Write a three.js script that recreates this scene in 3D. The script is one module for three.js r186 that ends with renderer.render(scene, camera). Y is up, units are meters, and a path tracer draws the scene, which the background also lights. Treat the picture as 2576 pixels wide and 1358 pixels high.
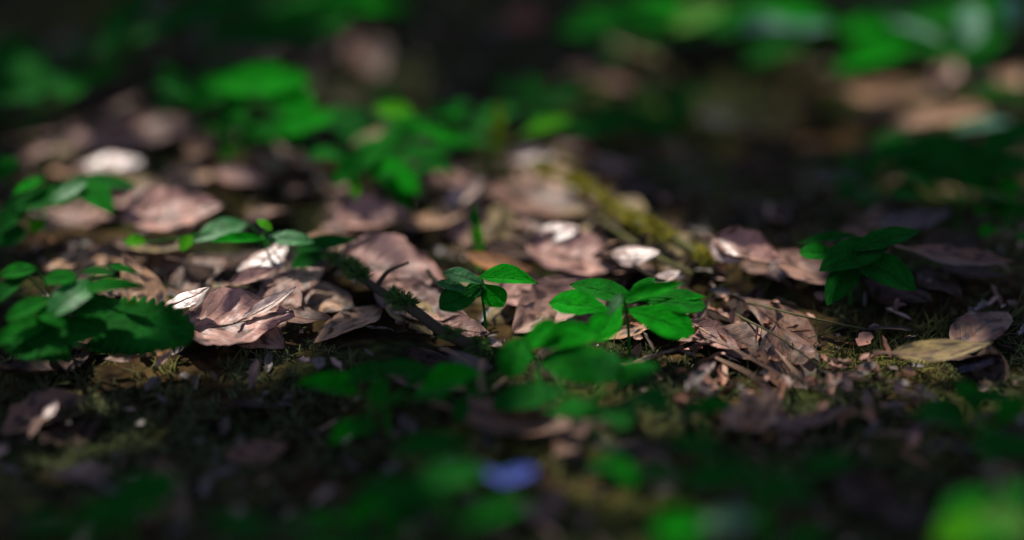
import * as THREE from 'three';
import { ImprovedNoise } from 'three/addons/math/ImprovedNoise.js';
import { mergeGeometries } from 'three/addons/utils/BufferGeometryUtils.js';

// ---------------------------------------------------------------- camera, sky, sun, exposure
const scene = new THREE.Scene();
const camera = new THREE.PerspectiveCamera(15, 1024 / 540, 0.02, 400);
camera.position.set(0, 0.45, 0.96);
camera.lookAt(0, 0, 0);
camera.updateMatrixWorld(true);
camera.updateProjectionMatrix();

const SKY = 0.24, SUN = 4.0;
{ // clear sky: blue overhead, paler towards the horizon, the same all round
  const w = 64, h = 32, d = new Float32Array(w * h * 4);
  for (let j = 0; j < h; j++) for (let i = 0; i < w; i++) {
    const el = Math.max(0, ((j + 0.5) / h - 0.5) * 2), k = Math.pow(1 - el, 2.2), o = (j * w + i) * 4;
    d[o] = SKY * (0.42 + 0.75 * k); d[o + 1] = SKY * (0.62 + 0.68 * k); d[o + 2] = SKY * (1.35 + 0.45 * k); d[o + 3] = 1;
  }
  const t = new THREE.DataTexture(d, w, h, THREE.RGBAFormat, THREE.FloatType);
  t.mapping = THREE.EquirectangularReflectionMapping; t.magFilter = THREE.LinearFilter; t.needsUpdate = true;
  scene.background = t; scene.environment = t;
}
const sunDir = new THREE.Vector3(-0.34, 0.84, -0.42).normalize();
const sun = new THREE.DirectionalLight(new THREE.Color().setRGB(1, 0.95, 0.88), SUN);
sun.position.copy(sunDir).multiplyScalar(8); sun.target.position.set(0, 0, 0);
sun.castShadow = true; sun.shadow.mapSize.set(4096, 4096); sun.shadow.bias = -0.0002;
Object.assign(sun.shadow.camera, { left: -2, right: 2, top: 2, bottom: -2, near: 1, far: 14 });
scene.add(sun, sun.target);

const renderer = new THREE.WebGLRenderer({ antialias: true });
renderer.setSize(1024, 540);
renderer.toneMapping = THREE.LinearToneMapping;
renderer.toneMappingExposure = 2.5;
renderer.shadowMap.enabled = true;

// ---------------------------------------------------------------- helpers
let rs = 20240611;
const rnd = () => { rs |= 0; rs = rs + 0x6D2B79F5 | 0; let t = Math.imul(rs ^ rs >>> 15, 1 | rs); t = t + Math.imul(t ^ t >>> 7, 61 | t) ^ t; return ((t ^ t >>> 14) >>> 0) / 4294967296; };
const rr = (a, b) => a + (b - a) * rnd();
const pick = a => a[Math.floor(rnd() * a.length)];
const IN = new ImprovedNoise();
const nz = (x, y, z = 0) => IN.noise(x + 31.7, y + 17.3, z + 5.1);
const D2R = Math.PI / 180;
const smooth = (a, b, x) => { const t = Math.min(1, Math.max(0, (x - a) / (b - a))); return t * t * (3 - 2 * t); };
const V = (x, y, z) => new THREE.Vector3(x, y, z);

// the lie of the land: small humps, a hollow at the back right, a low bank behind it
function hgt(x, z) {
  const near = Math.exp(-(x * x + z * z) / 4);
  return near * (0.010 * nz(x * 5, z * 5) + 0.004 * nz(x * 16, z * 16, 3)
    - 0.022 * Math.exp(-(((x - 0.16) / 0.13) ** 2 + ((z + 0.22) / 0.11) ** 2))
    - 0.012 * Math.exp(-(((x + 0.17) / 0.16) ** 2 + ((z - 0.16) / 0.05) ** 2))
    + 0.012 * Math.exp(-(((x - 0.2) / 0.14) ** 2 + ((z - 0.02) / 0.07) ** 2))) + (1 - near) * 0.25 * nz(x * 0.3, z * 0.3, 8);
}
// plan coordinates: the photograph's width runs over 2575 units; pt() is the place on the ground (or lift metres over it)
const PW = 2575, PH = 1358, TY = Math.tan(7.5 * D2R), TX = TY * 1024 / 540;
function pt(px, py, lift = 0) {
  const d = V((px / PW * 2 - 1) * TX, (1 - py / PH * 2) * TY, -1).transformDirection(camera.matrixWorld);
  let y = lift, p = V();
  for (let k = 0; k < 6; k++) { const s = (y - camera.position.y) / d.y; p.copy(camera.position).addScaledVector(d, s); y = hgt(p.x, p.z) + lift; }
  return p;
}
const fwd = camera.getWorldDirection(V());
const depth = p => p.clone().sub(camera.position).dot(fwd);
const perUnit = p => 2 * depth(p) * TX / PW; // metres for one plan unit at that place
camera.focus = depth(pt(1520, 800, 0.017));
camera.userData.fStop = camera.getFocalLength() / 1000 / 0.060;

const used = {};
const numbered = n => { const k = used[n] = (used[n] ?? -1) + 1; return k ? `${n}_${String(k).padStart(3, '0')}` : n; };
function mesh(name, g, m, parent) { const o = new THREE.Mesh(g, m); o.name = name; o.castShadow = o.receiveShadow = true; parent.add(o); return o; }
function thing(name, label, category, p, group) {
  const o = new THREE.Group(); o.name = numbered(name); o.userData = { label, category };
  if (group) o.userData.group = group;
  if (p) o.position.copy(p);
  scene.add(o); return o;
}

// ---------------------------------------------------------------- textures
function tex(n, fn, srgb = true) {
  const d = new Uint8Array(n * n * 4);
  for (let j = 0; j < n; j++) for (let i = 0; i < n; i++) { const c = fn((i + 0.5) / n, (j + 0.5) / n), o = (j * n + i) * 4; for (let k = 0; k < 3; k++) d[o + k] = Math.max(0, Math.min(255, c[k] * 255)); d[o + 3] = 255; }
  const t = new THREE.DataTexture(d, n, n); t.magFilter = THREE.LinearFilter; t.minFilter = THREE.LinearMipmapLinearFilter; t.generateMipmaps = true;
  t.wrapS = t.wrapT = THREE.RepeatWrapping; if (srgb) t.colorSpace = THREE.SRGBColorSpace; t.needsUpdate = true; return t;
}
const veins = (u, v, n) => { // 1 on a vein, 0 between; u across (0..1), v along
  const s = Math.abs(u - 0.5) * 2, mid = Math.exp(-((s / 0.035) ** 2)), q = ((v - 0.42 * s) * n + 40 + 0.25 * nz(u * 6, v * 6)) % 1;
  const lat = Math.exp(-((Math.min(q, 1 - q) / 0.07) ** 2)) * (1 - 0.6 * s);
  return Math.max(mid, lat);
};
const deadMap = [0, 1, 2].map(k => tex(256, (u, v) => {
  const m = 0.80 + 0.20 * nz(u * 5 + k * 9, v * 5, k) + 0.12 * nz(u * 17, v * 17, k + 2) + 0.08 * nz(u * 60, v * 60, k);
  const blot = smooth(0.12, 0.34, nz(u * 4 + 3 * k, v * 6 + 7, 4 + k)), ve = veins(u, v, 9 + k);
  const g = m * (1 - 0.45 * blot) * (1 - 0.22 * ve);
  return [g, g * (1 - 0.06 * blot), g * (1 - 0.10 * blot - 0.03 * ve)];
}));
const greenMap = tex(256, (u, v) => {
  const ve = veins(u, v, 7), m = 0.82 + 0.16 * nz(u * 5, v * 5) + 0.09 * nz(u * 30, v * 30, 2), ye = smooth(0.05, 0.4, nz(u * 3 + 4, v * 3, 6)), sp = smooth(0.42, 0.5, nz(u * 21, v * 21, 9));
  return [m * (0.7 + 0.35 * ve + 0.25 * ye) * (1 - 0.2 * sp), m * (0.93 + 0.12 * ve) * (1 - 0.55 * sp), m * (0.85 + 0.2 * ve) * (1 - 0.4 * sp)];
});
const veinBump = tex(256, (u, v) => { const b = 0.5 - 0.35 * veins(u, v, 9) + 0.18 * nz(u * 26, v * 26) + 0.1 * nz(u * 60, v * 60, 1); return [b, b, b]; }, false);
const greenBump = tex(256, (u, v) => { const b = 0.55 - 0.4 * veins(u, v, 7) + 0.1 * nz(u * 34, v * 34); return [b, b, b]; }, false);
const soilMap = tex(512, (u, v) => {
  const t = (f, z) => nz(Math.cos(u * 6.2832) * f, Math.sin(u * 6.2832) * f + v * f * 6, z), g = 0.55 + 0.3 * nz(u * 22, v * 22) + 0.3 * nz(u * 70, v * 70, 2) + 0.1 * t(1, 3), q = smooth(-0.1, 0.3, nz(u * 9, v * 9, 6));
  return [g * (1 - 0.25 * q), g * (0.86 + 0.05 * q), g * (0.66 - 0.1 * q)];
});
soilMap.repeat.set(1, 1);
const soilBump = tex(512, (u, v) => { const b = 0.5 + 0.35 * nz(u * 40, v * 40) + 0.25 * nz(u * 110, v * 110, 2); return [b, b, b]; }, false);

// ---------------------------------------------------------------- materials
const C = (r, g, b) => new THREE.Color().setRGB(r, g, b);
const dead = (r, g, b, rough = 0.55, k = 0, o = {}) => new THREE.MeshPhysicalMaterial({ color: C(r, g, b), map: deadMap[k], bumpMap: veinBump, bumpScale: 0.0003, roughness: rough, specularIntensity: 0.45, transmission: 0.12, thickness: 0, side: THREE.DoubleSide, ...o });
const green = (r, g, b, rough = 0.75, o = {}) => new THREE.MeshPhysicalMaterial({ color: C(r, g, b), map: greenMap, bumpMap: greenBump, bumpScale: 0.0004, roughness: rough, specularIntensity: 0.04, transmission: 0.32, thickness: 0, side: THREE.DoubleSide, ...o });
const M = {
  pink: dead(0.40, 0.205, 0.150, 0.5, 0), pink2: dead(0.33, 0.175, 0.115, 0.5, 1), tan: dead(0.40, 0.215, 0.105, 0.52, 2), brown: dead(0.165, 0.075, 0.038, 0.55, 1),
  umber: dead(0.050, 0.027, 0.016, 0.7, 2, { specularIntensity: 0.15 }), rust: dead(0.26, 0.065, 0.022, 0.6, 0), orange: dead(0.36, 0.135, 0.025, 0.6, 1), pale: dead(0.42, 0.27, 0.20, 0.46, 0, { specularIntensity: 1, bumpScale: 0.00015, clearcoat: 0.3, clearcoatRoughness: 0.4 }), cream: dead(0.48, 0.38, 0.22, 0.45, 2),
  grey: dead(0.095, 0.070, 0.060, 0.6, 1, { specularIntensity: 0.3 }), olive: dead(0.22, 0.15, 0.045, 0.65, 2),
  bright: green(0.004, 0.25, 0.003), leaf: green(0.007, 0.145, 0.006), deep: green(0.008, 0.105, 0.009), lime: green(0.10, 0.33, 0.005), yellow: green(0.26, 0.25, 0.012), silver: green(0.045, 0.20, 0.04, 0.5, { specularIntensity: 0.3 }),  // bright for sunlit leaves, deep for shaded ones: light and shade put into colour
  wet: green(0.008, 0.13, 0.02, 0.36, { specularIntensity: 0.8 }), paintedgleam: green(0.26, 0.38, 0.24, 0.6, { specularIntensity: 0.3 }),  // the pale, near-white green is painted sky gleam on leaves
  pear: green(0.17, 0.30, 0.05),
  gloss: green(0.006, 0.17, 0.012, 0.5, { specularIntensity: 0.3 }),
  stem: new THREE.MeshPhysicalMaterial({ color: C(0.012, 0.10, 0.008), roughness: 0.8, specularIntensity: 0.1 }), darkstem: new THREE.MeshPhysicalMaterial({ color: C(0.012, 0.09, 0.010), roughness: 0.9, specularIntensity: 0.1 }),
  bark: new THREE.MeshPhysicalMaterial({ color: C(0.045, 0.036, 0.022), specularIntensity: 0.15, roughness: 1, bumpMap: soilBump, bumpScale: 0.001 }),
  stalk: new THREE.MeshStandardMaterial({ color: C(0.16, 0.085, 0.045), roughness: 0.7 }), mossbark: new THREE.MeshStandardMaterial({ color: C(0.085, 0.08, 0.012), roughness: 0.95, bumpMap: soilBump, bumpScale: 0.001 }),
  petal: new THREE.MeshPhysicalMaterial({ color: C(0.085, 0.09, 0.52), roughness: 0.6, specularIntensity: 0.3, transmission: 0.25, thickness: 0, side: THREE.DoubleSide, map: greenMap }), palepetal: new THREE.MeshPhysicalMaterial({ color: C(0.05, 0.09, 0.20), roughness: 0.5, specularIntensity: 0.5, transmission: 0.25, thickness: 0, side: THREE.DoubleSide, map: greenMap }),
  silk: new THREE.MeshPhysicalMaterial({ color: C(0.16, 0.15, 0.24), roughness: 0.3 }),
};

// ---------------------------------------------------------------- leaf blades
const OUT = {
  ovate: t => Math.pow(Math.sin(Math.PI * Math.pow(t, 0.78)), 0.85), elliptic: t => Math.pow(Math.sin(Math.PI * t), 0.8), obovate: t => Math.pow(Math.sin(Math.PI * Math.pow(t, 1.55)), 0.72),
  round: t => Math.pow(Math.sin(Math.PI * Math.pow(t, 1.15)), 0.52), lance: t => Math.pow(Math.sin(Math.PI * Math.pow(t, 0.85)), 1.15), strip: t => Math.pow(Math.sin(Math.PI * t), 0.35),
};
// a blade along x (base at -L/2), y its upper side; fold at the midrib, cylinder curls along and across, puckers between the veins
function blade({ L, W, shape = 'ovate', fold = 0.15, curlL = 0.3, curlW = 0.2, wr = 0.04, corr = 0, nv = 9, teeth = 0, nt = 11, twist = 0, ragged = 0, seed = 0, nL = 0, nW = 12 }) {
  nL ||= teeth ? nt * 6 : corr ? 54 : 26;
  const P = [], U = [], I = [], mid = [], f = OUT[shape];
  for (let i = 0; i <= nL; i++) {
    const t = i / nL, te = teeth ? 1 - teeth * (1 - Math.abs(Math.sin(Math.PI * t * nt))) : 1;
    for (let j = 0; j <= nW; j++) {
      const s = j / nW * 2 - 1, a = Math.abs(s), rag = ragged ? 1 - ragged * Math.max(0, nz(t * 5 + seed, Math.sign(s) * 3, seed) + 0.25 * nz(t * 17, s * 2, seed)) : 1;
      const hw = W / 2 * Math.max(0.012, f(t)) * (1 + (te - 1) * a) * (1 + (rag - 1) * a);
      let z, y; const c = curlW + 1e-4, R = hw / c;
      z = R * Math.sin(c * s); y = R * (1 - Math.cos(c * s)) + fold * a * hw;
      const x0 = (t - 0.5) * L;
      y += wr * W * (nz(t * 3.3 + seed * 3.1, s * 1.7, seed) + 0.45 * nz(t * 9 + seed, s * 4, seed + 9));
      if (corr) y += corr * (0.5 * Math.sin(2 * Math.PI * (nv * (t - 0.34 * a) + 0.9 * nz(t * 3, s * 2, seed))) * Math.min(1, a * 3) * Math.max(0, 0.45 + 1.1 * nz(t * 4 + seed, s * 1.5, seed + 3)) * (1 - 0.8 * a * a) * f(t) + 0.8 * nz(t * 6, s * 2.4, seed + 5) + 0.16 * nz(t * 19, s * 5, seed));
      const ty = twist * (t - 0.5), y1 = y * Math.cos(ty) - z * Math.sin(ty), z1 = y * Math.sin(ty) + z * Math.cos(ty);
      const cl = curlL + 1e-4, RL = L / cl, ps = cl * (t - 0.5);
      P.push((RL - y1) * Math.sin(ps), RL - (RL - y1) * Math.cos(ps), z1); if (j * 2 === nW) mid.push(V(...P.slice(-3))); U.push(s * 0.5 + 0.5, t);
      if (i < nL && j < nW) { const q = i * (nW + 1) + j; I.push(q, q + nW + 1, q + 1, q + 1, q + nW + 1, q + nW + 2); }
    }
  }
  for (let k = 0; k < I.length; k += 3) { const b = I[k + 1]; I[k + 1] = I[k + 2]; I[k + 2] = b; }
  const g = new THREE.BufferGeometry(); g.setAttribute('position', new THREE.Float32BufferAttribute(P, 3)); g.setAttribute('uv', new THREE.Float32BufferAttribute(U, 2)); g.setIndex(I); g.computeVertexNormals(); g.userData.mid = mid; return g;
}
// a rib that follows the middle of a blade from share a to share b of its length
const along = (g, a, b, n = 7) => Array.from({ length: n }, (_, i) => { const m = g.userData.mid, k = (a + (b - a) * i / (n - 1)) * (m.length - 1), j = Math.min(m.length - 2, Math.floor(k)); return m[j].clone().lerp(m[j + 1], k - j).add(V(0, 0.00008, 0)); });
function tube(pts, r0, r1, m, name, parent, seg = 0, rad = 7) {
  const c = new THREE.CatmullRomCurve3(pts), n = seg || Math.max(8, pts.length * 5), g = new THREE.TubeGeometry(c, n, 1, rad, false), p = g.attributes.position, nn = g.attributes.normal;
  for (let i = 0; i <= n; i++) { const o = c.getPointAt(i / n), r = r0 + (r1 - r0) * i / n; for (let j = 0; j <= rad; j++) { const k = i * (rad + 1) + j; p.setXYZ(k, o.x + nn.getX(k) * r, o.y + nn.getY(k) * r, o.z + nn.getZ(k) * r); } }
  return mesh(name, g, m, parent);
}
// the frame of a leaf that lies at p: long axis seen at angle th, turned towards the viewer by tilt, rolled sideways by roll
function lay(p, len, wid, th, tilt, roll = 0) {
  const el = Math.asin((camera.position.y - p.y) / camera.position.distanceTo(p)), t = tilt * D2R, s = Math.max(0.2, Math.sin(el + t)), u = perUnit(p);
  const a = Math.atan2(Math.sin(th * D2R) / s, Math.cos(th * D2R)), ca = Math.cos(a), sa = Math.sin(a);
  const L = len * u / Math.hypot(ca, s * sa), W = wid * u / Math.hypot(sa, s * ca);
  const e1 = V(Math.cos(roll * D2R), Math.sin(roll * D2R), 0), e2 = V(0, Math.sin(t), -Math.cos(t)).addScaledVector(e1, 0); e2.addScaledVector(e1, -e2.dot(e1)).normalize();
  const X = e1.clone().multiplyScalar(ca).addScaledVector(e2, sa), Z0 = e1.clone().multiplyScalar(sa).addScaledVector(e2, -ca), Y = Z0.clone().cross(X).normalize(), Z = X.clone().cross(Y);
  if (Y.y < 0) { Y.negate(); Z.negate(); }
  return { L, W, t, q: new THREE.Quaternion().setFromRotationMatrix(new THREE.Matrix4().makeBasis(X, Y, Z)) };
}

// ---------------------------------------------------------------- ground
{
  const N = 300, P = [], U = [], I = [], w = u => Math.sign(u) * (0.9 * Math.abs(u) + 120 * Math.pow(Math.abs(u), 9));
  for (let j = 0; j <= N; j++) for (let i = 0; i <= N; i++) {
    const x = w(i / N * 2 - 1), z = w(j / N * 2 - 1);
    P.push(x, hgt(x, z), z); U.push(x / 0.45, z / 0.45);
    if (i < N && j < N) { const q = j * (N + 1) + i; I.push(q, q + N + 1, q + 1, q + 1, q + N + 1, q + N + 2); }
  }
  const g = new THREE.BufferGeometry(); g.setAttribute('position', new THREE.Float32BufferAttribute(P, 3)); g.setAttribute('uv', new THREE.Float32BufferAttribute(U, 2)); g.setIndex(I); g.computeVertexNormals();
  const o = mesh('forest_floor', g, new THREE.MeshPhysicalMaterial({ color: C(0.072, 0.060, 0.036), map: soilMap, bumpMap: soilBump, bumpScale: 0.004, roughness: 1, specularIntensity: 0.1 }), scene);
  o.userData = { kind: 'structure', label: 'dark damp soil of the forest floor', category: 'ground' };
}

// ---------------------------------------------------------------- overhanging tree that throws the dappled shade
// openings of its crown: where the sun reaches the floor [px, py, rx, ry, lift]
const LIT = [
  [270, 410, 190, 75], [150, 545, 110, 55], [430, 535, 190, 90], [600, 455, 130, 50], [690, 420, 60, 35], [580, 600, 210, 50, 0.03], [730, 600, 110, 40, 0.03], [690, 690, 170, 75], [590, 800, 220, 110], [950, 560, 180, 80], [1000, 700, 240, 120],
  [1180, 490, 130, 70], [1350, 500, 170, 130], [1340, 400, 120, 50], [1250, 650, 200, 90], [1450, 640, 230, 120], [1600, 640, 110, 70], [1660, 600, 170, 75, 0.018], [1520, 510, 150, 70, 0.02], [1210, 720, 150, 80, 0.02], [1570, 770, 250, 95, 0.03], [1310, 750, 120, 60], [1160, 830, 110, 50],
  [1410, 880, 170, 90, 0.025], [1870, 645, 190, 105, 0.015], [640, 215, 190, 65, 0.05], [740, 310, 120, 45, 0.04], [940, 430, 130, 75, 0.04], [1080, 330, 110, 40, 0.04], [830, 15, 170, 60, 0.05], [1620, 40, 280, 70, 0.05], [1950, 40, 160, 60, 0.05],
  [2210, 110, 170, 80, 0.05], [2440, 60, 120, 70, 0.05], [2270, 238, 270, 80, 0.016], [2390, 290, 250, 70, 0.034], [1810, 295, 70, 30], [1200, 590, 90, 120, 0.02], [1250, 320, 80, 80, 0.03], [1370, 315, 70, 35, 0.03], [2360, 890, 200, 65, 0.012], [2460, 1325, 240, 130, 0.048], [1700, 1310, 110, 80, 0.05],
  [180, 740, 120, 70, 0.04], [80, 700, 100, 50, 0.04], [130, 480, 130, 60, 0.04], [240, 500, 80, 50, 0.04], [130, 1040, 65, 55, 0.012], [1240, 1280, 150, 50, 0.05], [1550, 1170, 90, 50, 0.04], [1270, 1193, 170, 50, 0.034], [1960, 940, 190, 80], [1780, 860, 90, 50], [1900, 1040, 90, 45], [2150, 1000, 80, 30],
  [170, 205, 90, 40, 0.045], [1440, 1035, 90, 30, 0.03], [60, 770, 80, 50, 0.04], [470, 750, 60, 30],
].map(([x, y, rx, ry, l = 0]) => { const c = pt(x, y, l), e = pt(x + rx, y, l), f = pt(x, y - ry, l), g = pt(x, y + ry, l); return { c, rx: Math.abs(e.x - c.x), rz: Math.abs(g.z - f.z) / 2 }; });
{
  const t = thing('broadleaf_tree', 'young broadleaf tree overhanging the clearing from behind, outside the picture', 'tree', V(-1.75, hgt(-1.75, -1.9), -1.9));
  const o = t.position;
  tube([V(0, -0.05, 0), V(0.04, 0.6, 0.03), V(0.10, 1.3, 0.08), V(0.22, 2.1, 0.2)], 0.06, 0.03, M.bark, 'trunk', t, 24, 10);
  const lg = blade({ L: 0.062, W: 0.040, shape: 'ovate', fold: 0.12, curlL: 0.4, curlW: 0.2, wr: 0.03, nL: 6, nW: 4 });
  const mats = [], m4 = new THREE.Matrix4(), q = new THREE.Quaternion(), e = new THREE.Euler();
  const k = V(sunDir.x / sunDir.y, 1, sunDir.z / sunDir.y);
  for (let n = 0; n < 15000; n++) {
    const gx = rr(-0.75, 0.75), gz = rr(-1.05, 0.55), y = 0.95 + 0.75 * Math.pow(rnd(), 1.3), p = V(gx, 0, gz).addScaledVector(k, y);
    let open = false;
    for (const L of LIT) { const lx = gx + k.x * L.c.y - L.c.x, lz = gz + k.z * L.c.y - L.c.z; if ((lx / (L.rx + 0.018)) ** 2 + (lz / (L.rz + 0.018)) ** 2 < 1) { open = true; break; } }
    if (open) continue;
    q.setFromEuler(e.set(rr(-0.5, 0.5), rr(0, 6.283), rr(-0.5, 0.5)));
    mats.push(m4.clone().compose(p.sub(o), q, V(1, 1, 1).multiplyScalar(rr(0.6, 1.1))));
  }
  const crown = new THREE.InstancedMesh(lg, green(0.02, 0.09, 0.012, 0.7, { map: null, bumpMap: null, transmission: 0 }), mats.length);
  mats.forEach((m, i) => crown.setMatrixAt(i, m)); crown.name = 'crown'; crown.userData.kind = 'stuff'; crown.castShadow = crown.receiveShadow = true; t.add(crown);
  tube([V(0.1, 0.8, 0.1), ...[[640, 520], [830, 645], [1030, 775], [1230, 890]].map(([x, y]) => pt(x, y, 0.018).addScaledVector(k, 0.95).sub(o))], 0.014, 0.011, M.bark, 'branch', t, 30, 8);  // branch added above the slanting twig to cast a diagonal shadow on it
  for (let n = 0; n < 16; n++) {
    const y0 = rr(1.0, 1.9), a = V(0.1, y0 * 0.75, 0.1), gx = rr(-0.7, 0.7), gz = rr(-1, 0.5), y = rr(1.1, 1.6), b = V(gx, 0, gz).addScaledVector(k, y).sub(o);
    const mid = a.clone().lerp(b, 0.5).add(V(rr(-.1, .1), rr(0.05, 0.2), rr(-.1, .1)));
    tube([a, mid, b], 0.012, 0.0015, M.bark, 'branch', t, 14, 6);
  }
}

// ---------------------------------------------------------------- moss and crumbs of litter: stuff nobody could count
function scatter(name, label, category, geo, mat, count, place) {
  const ms = [], cs = [];
  for (let n = 0; n < count; n++) { const r = place(); if (r) { ms.push(r[0]); cs.push(r[1]); } }
  const o = new THREE.InstancedMesh(geo, mat, ms.length);
  ms.forEach((m, i) => { o.setMatrixAt(i, m); o.setColorAt(i, cs[i]); });
  o.name = name; o.userData = { kind: 'stuff', label, category }; o.castShadow = o.receiveShadow = true; scene.add(o);
}
function tuft(n, len, wd, lean) {
  const P = [], I = [];
  for (let b = 0; b < n; b++) {
    const a = rr(0, 6.283), l = len * rr(0.55, 1), le = lean * rr(0.5, 1.4), ox = rr(-1, 1) * len * 0.3, oz = rr(-1, 1) * len * 0.3, pa = a + 1.57, q = P.length / 3;
    for (let i = 0; i <= 3; i++) {
      const t = i / 3, r = l * le * t * t, y = l * (t - 0.35 * le * t * t), w = wd * (1 - t * 0.85);
      for (const s of [-1, 1]) P.push(ox + Math.cos(a) * r + Math.cos(pa) * w * s, y, oz + Math.sin(a) * r + Math.sin(pa) * w * s);
      if (i < 3) I.push(q + i * 2, q + i * 2 + 1, q + i * 2 + 2, q + i * 2 + 1, q + i * 2 + 3, q + i * 2 + 2);
    }
  }
  const g = new THREE.BufferGeometry(); g.setAttribute('position', new THREE.Float32BufferAttribute(P, 3)); g.setIndex(I); g.computeVertexNormals(); return g;
}
const mossMat = new THREE.MeshPhysicalMaterial({ color: C(1, 1, 1), roughness: 0.85, specularIntensity: 0.15, side: THREE.DoubleSide });
const HC = [pt(1760, 850), pt(1860, 900), pt(1960, 950), pt(2070, 990), pt(2180, 1040), pt(1880, 1040)], heapAt = (x, z) => Math.max(...HC.map(c => Math.exp(-(((x - c.x) / 0.034) ** 2 + ((z - c.z) / 0.038) ** 2))));
const isBrown = (x, z) => Math.exp(-(((x + 0.05) / 0.30) ** 2 + ((z + 0.02 + 0.10 * x) / 0.14) ** 2)); // the leaf-strewn middle
{
  const g = tuft(10, 0.0068, 0.0005, 1.1), m4 = new THREE.Matrix4(), q = new THREE.Quaternion(), e = new THREE.Euler();
  scatter('moss', 'dark olive moss covering the shaded soil', 'moss', g, mossMat, 60000, () => {
    const x = rr(-0.62, 0.62), z = rr(-0.85, 0.40), d = nz(x * 9, z * 9, 2) + 0.25 - 0.75 * isBrown(x, z) - 0.7 * heapAt(x, z) + 0.35 * smooth(0.05, 0.25, x) * smooth(-0.25, 0, z);
    if (rnd() > smooth(-0.2, 0.35, d)) return null;
    q.setFromEuler(e.set(rr(-.5, .5), rr(0, 6.28), rr(-.5, .5)));
    const v = rr(0.5, 1.3), yl = smooth(0, 0.4, nz(x * 14, z * 14, 7));
    return [m4.clone().compose(V(x, hgt(x, z) - 0.001, z), q, V(1, 1, 1).multiplyScalar(rr(0.6, 1.35))), C(v * (0.048 + 0.05 * yl), v * (0.056 + 0.035 * yl), v * 0.020)];
  });
  const gs = tuft(5, 0.030, 0.0005, 1.8);
  scatter('feather_moss', 'long trailing moss strands and dry grass on the right side', 'moss', gs, mossMat, 2600, () => {
    const x = rr(0.02, 0.6), z = rr(-0.22, 0.22), d = smooth(0.0, 0.18, x) * (0.5 + nz(x * 8, z * 8, 11));
    if (rnd() > d) return null;
    q.setFromEuler(e.set(rr(0.3, 0.9), rr(-0.5, 0.5) , rr(-1.1, -0.3)));
    const v = rr(0.4, 1.3), br = rnd() < 0.06;
    return [m4.clone().compose(V(x, hgt(x, z), z), q, V(1, 0.6, 1).multiplyScalar(rr(0.4, 0.85))), br ? C(0.16 * v, 0.11 * v, 0.05 * v) : C(v * 0.05, v * 0.06, v * 0.015)];
  });
  const cr = blade({ L: 0.0075, W: 0.0050, shape: 'strip', fold: 0.3, curlL: 0.9, curlW: 0.5, wr: 0.25, ragged: 0.8, nL: 5, nW: 3, seed: 4 });
  const cols = [C(0.22, 0.095, 0.05), C(0.20, 0.075, 0.028), C(0.10, 0.045, 0.026), C(0.045, 0.027, 0.016), C(0.06, 0.045, 0.03), C(0.22, 0.13, 0.09)];
  scatter('leaf_crumbs', 'crumbled bits of dry leaf and bark strewn over the soil', 'litter', cr, new THREE.MeshPhysicalMaterial({ color: C(1, 1, 1), roughness: 0.6, side: THREE.DoubleSide }), 26000, () => {
    const x = rr(-0.6, 0.6), z = rr(-0.8, 0.4), heap = heapAt(x, z);
    if (rnd() > 0.16 + 0.10 * isBrown(x, z) + 0.95 * heap) return null;
    const hb = smooth(0.1, 0.4, heap);
    q.setFromEuler(e.set(rr(-.6, .6), rr(0, 6.28), rr(-.6, .6)));
    return [m4.clone().compose(V(x, hgt(x, z) + rr(0.001, 0.008) + 0.004 * hb, z), q, V(rr(.3, 2.0), rr(.6, 1.6), rr(.3, 1.2)).multiplyScalar(rr(0.5, 1.3) + 0.15 * hb)), cols[heap > 0.15 ? Math.floor(rnd() * 3.99) : 2 + Math.floor(rnd() * 3.99)].clone().multiplyScalar(rr(0.6, 1.1))];
  });
}

// ---------------------------------------------------------------- dead leaves
const GD = 'dead leaves lying on the forest floor';
let seedN = 1;
const marks = [];
function deadLeaf(label, cx, cy, len, wid, th, tilt, mat, o = {}) {
  const lift = o.lift ?? 0.010, p = pt(cx, cy, lift), f = lay(p, len, wid, th, mat === 'pale' ? 20 : tilt, o.roll ?? (mat === 'pale' ? 12 : 0));
  const t = thing('dead_leaf', label, 'dead leaf', p, o.group || GD); t.quaternion.copy(f.q);
  const sh = { L: f.L, W: f.W, shape: o.shape || 'ovate', fold: o.fold ?? 0.12, curlL: o.curlL ?? 0.5, curlW: o.curlW ?? 0.35, wr: 0.65 * (o.wr ?? 0.06), corr: mat === 'pale' ? 0.0002 : 0.5 * (o.corr ?? 0.0006), nv: o.nv ?? 8, ragged: o.ragged ?? 0.25, twist: o.twist ?? 0, seed: seedN++ * 1.37, nW: 16 };
  const g = blade(sh), bl = mesh('leaf_blade', g, M[mat], t), m0 = along(g, 0, 0.1, 2), out = m0[0].clone().sub(m0[1]).setLength(f.L * 0.16);
  tube([...along(g, 0.82, 0, 7), m0[0].clone().add(out).add(V(0, 0.001, 0.002))], 0.0002, 0.0007, M.stalk, 'midrib', bl, 16, 5);
  marks.push({ p, label });
  return t;
}
const big = { corr: 0.0013, nv: 9, wr: 0.07 };
deadLeaf('blurred pale curled dead leaf at upper left, brightest of the litter there', 275, 410, 190, 85, -6, 12, 'pale', { curlW: -0.9, curlL: -0.4, lift: 0.016, ...big });
deadLeaf('wide dull brown dead leaf behind the pale curled leaf at upper left', 360, 345, 270, 110, 14, 8, 'pink2', { curlL: 0.3, lift: 0.010 });
deadLeaf('rusty rounded dead leaf right of the wide brown leaf at upper left', 505, 370, 100, 95, 60, 25, 'tan', { curlW: 0.9, lift: 0.014 });
deadLeaf('small reddish dead leaf at far left of the upper litter, above pale curled leaf', 215, 355, 90, 45, 10, 10, 'pink', { lift: 0.012 });
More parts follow.
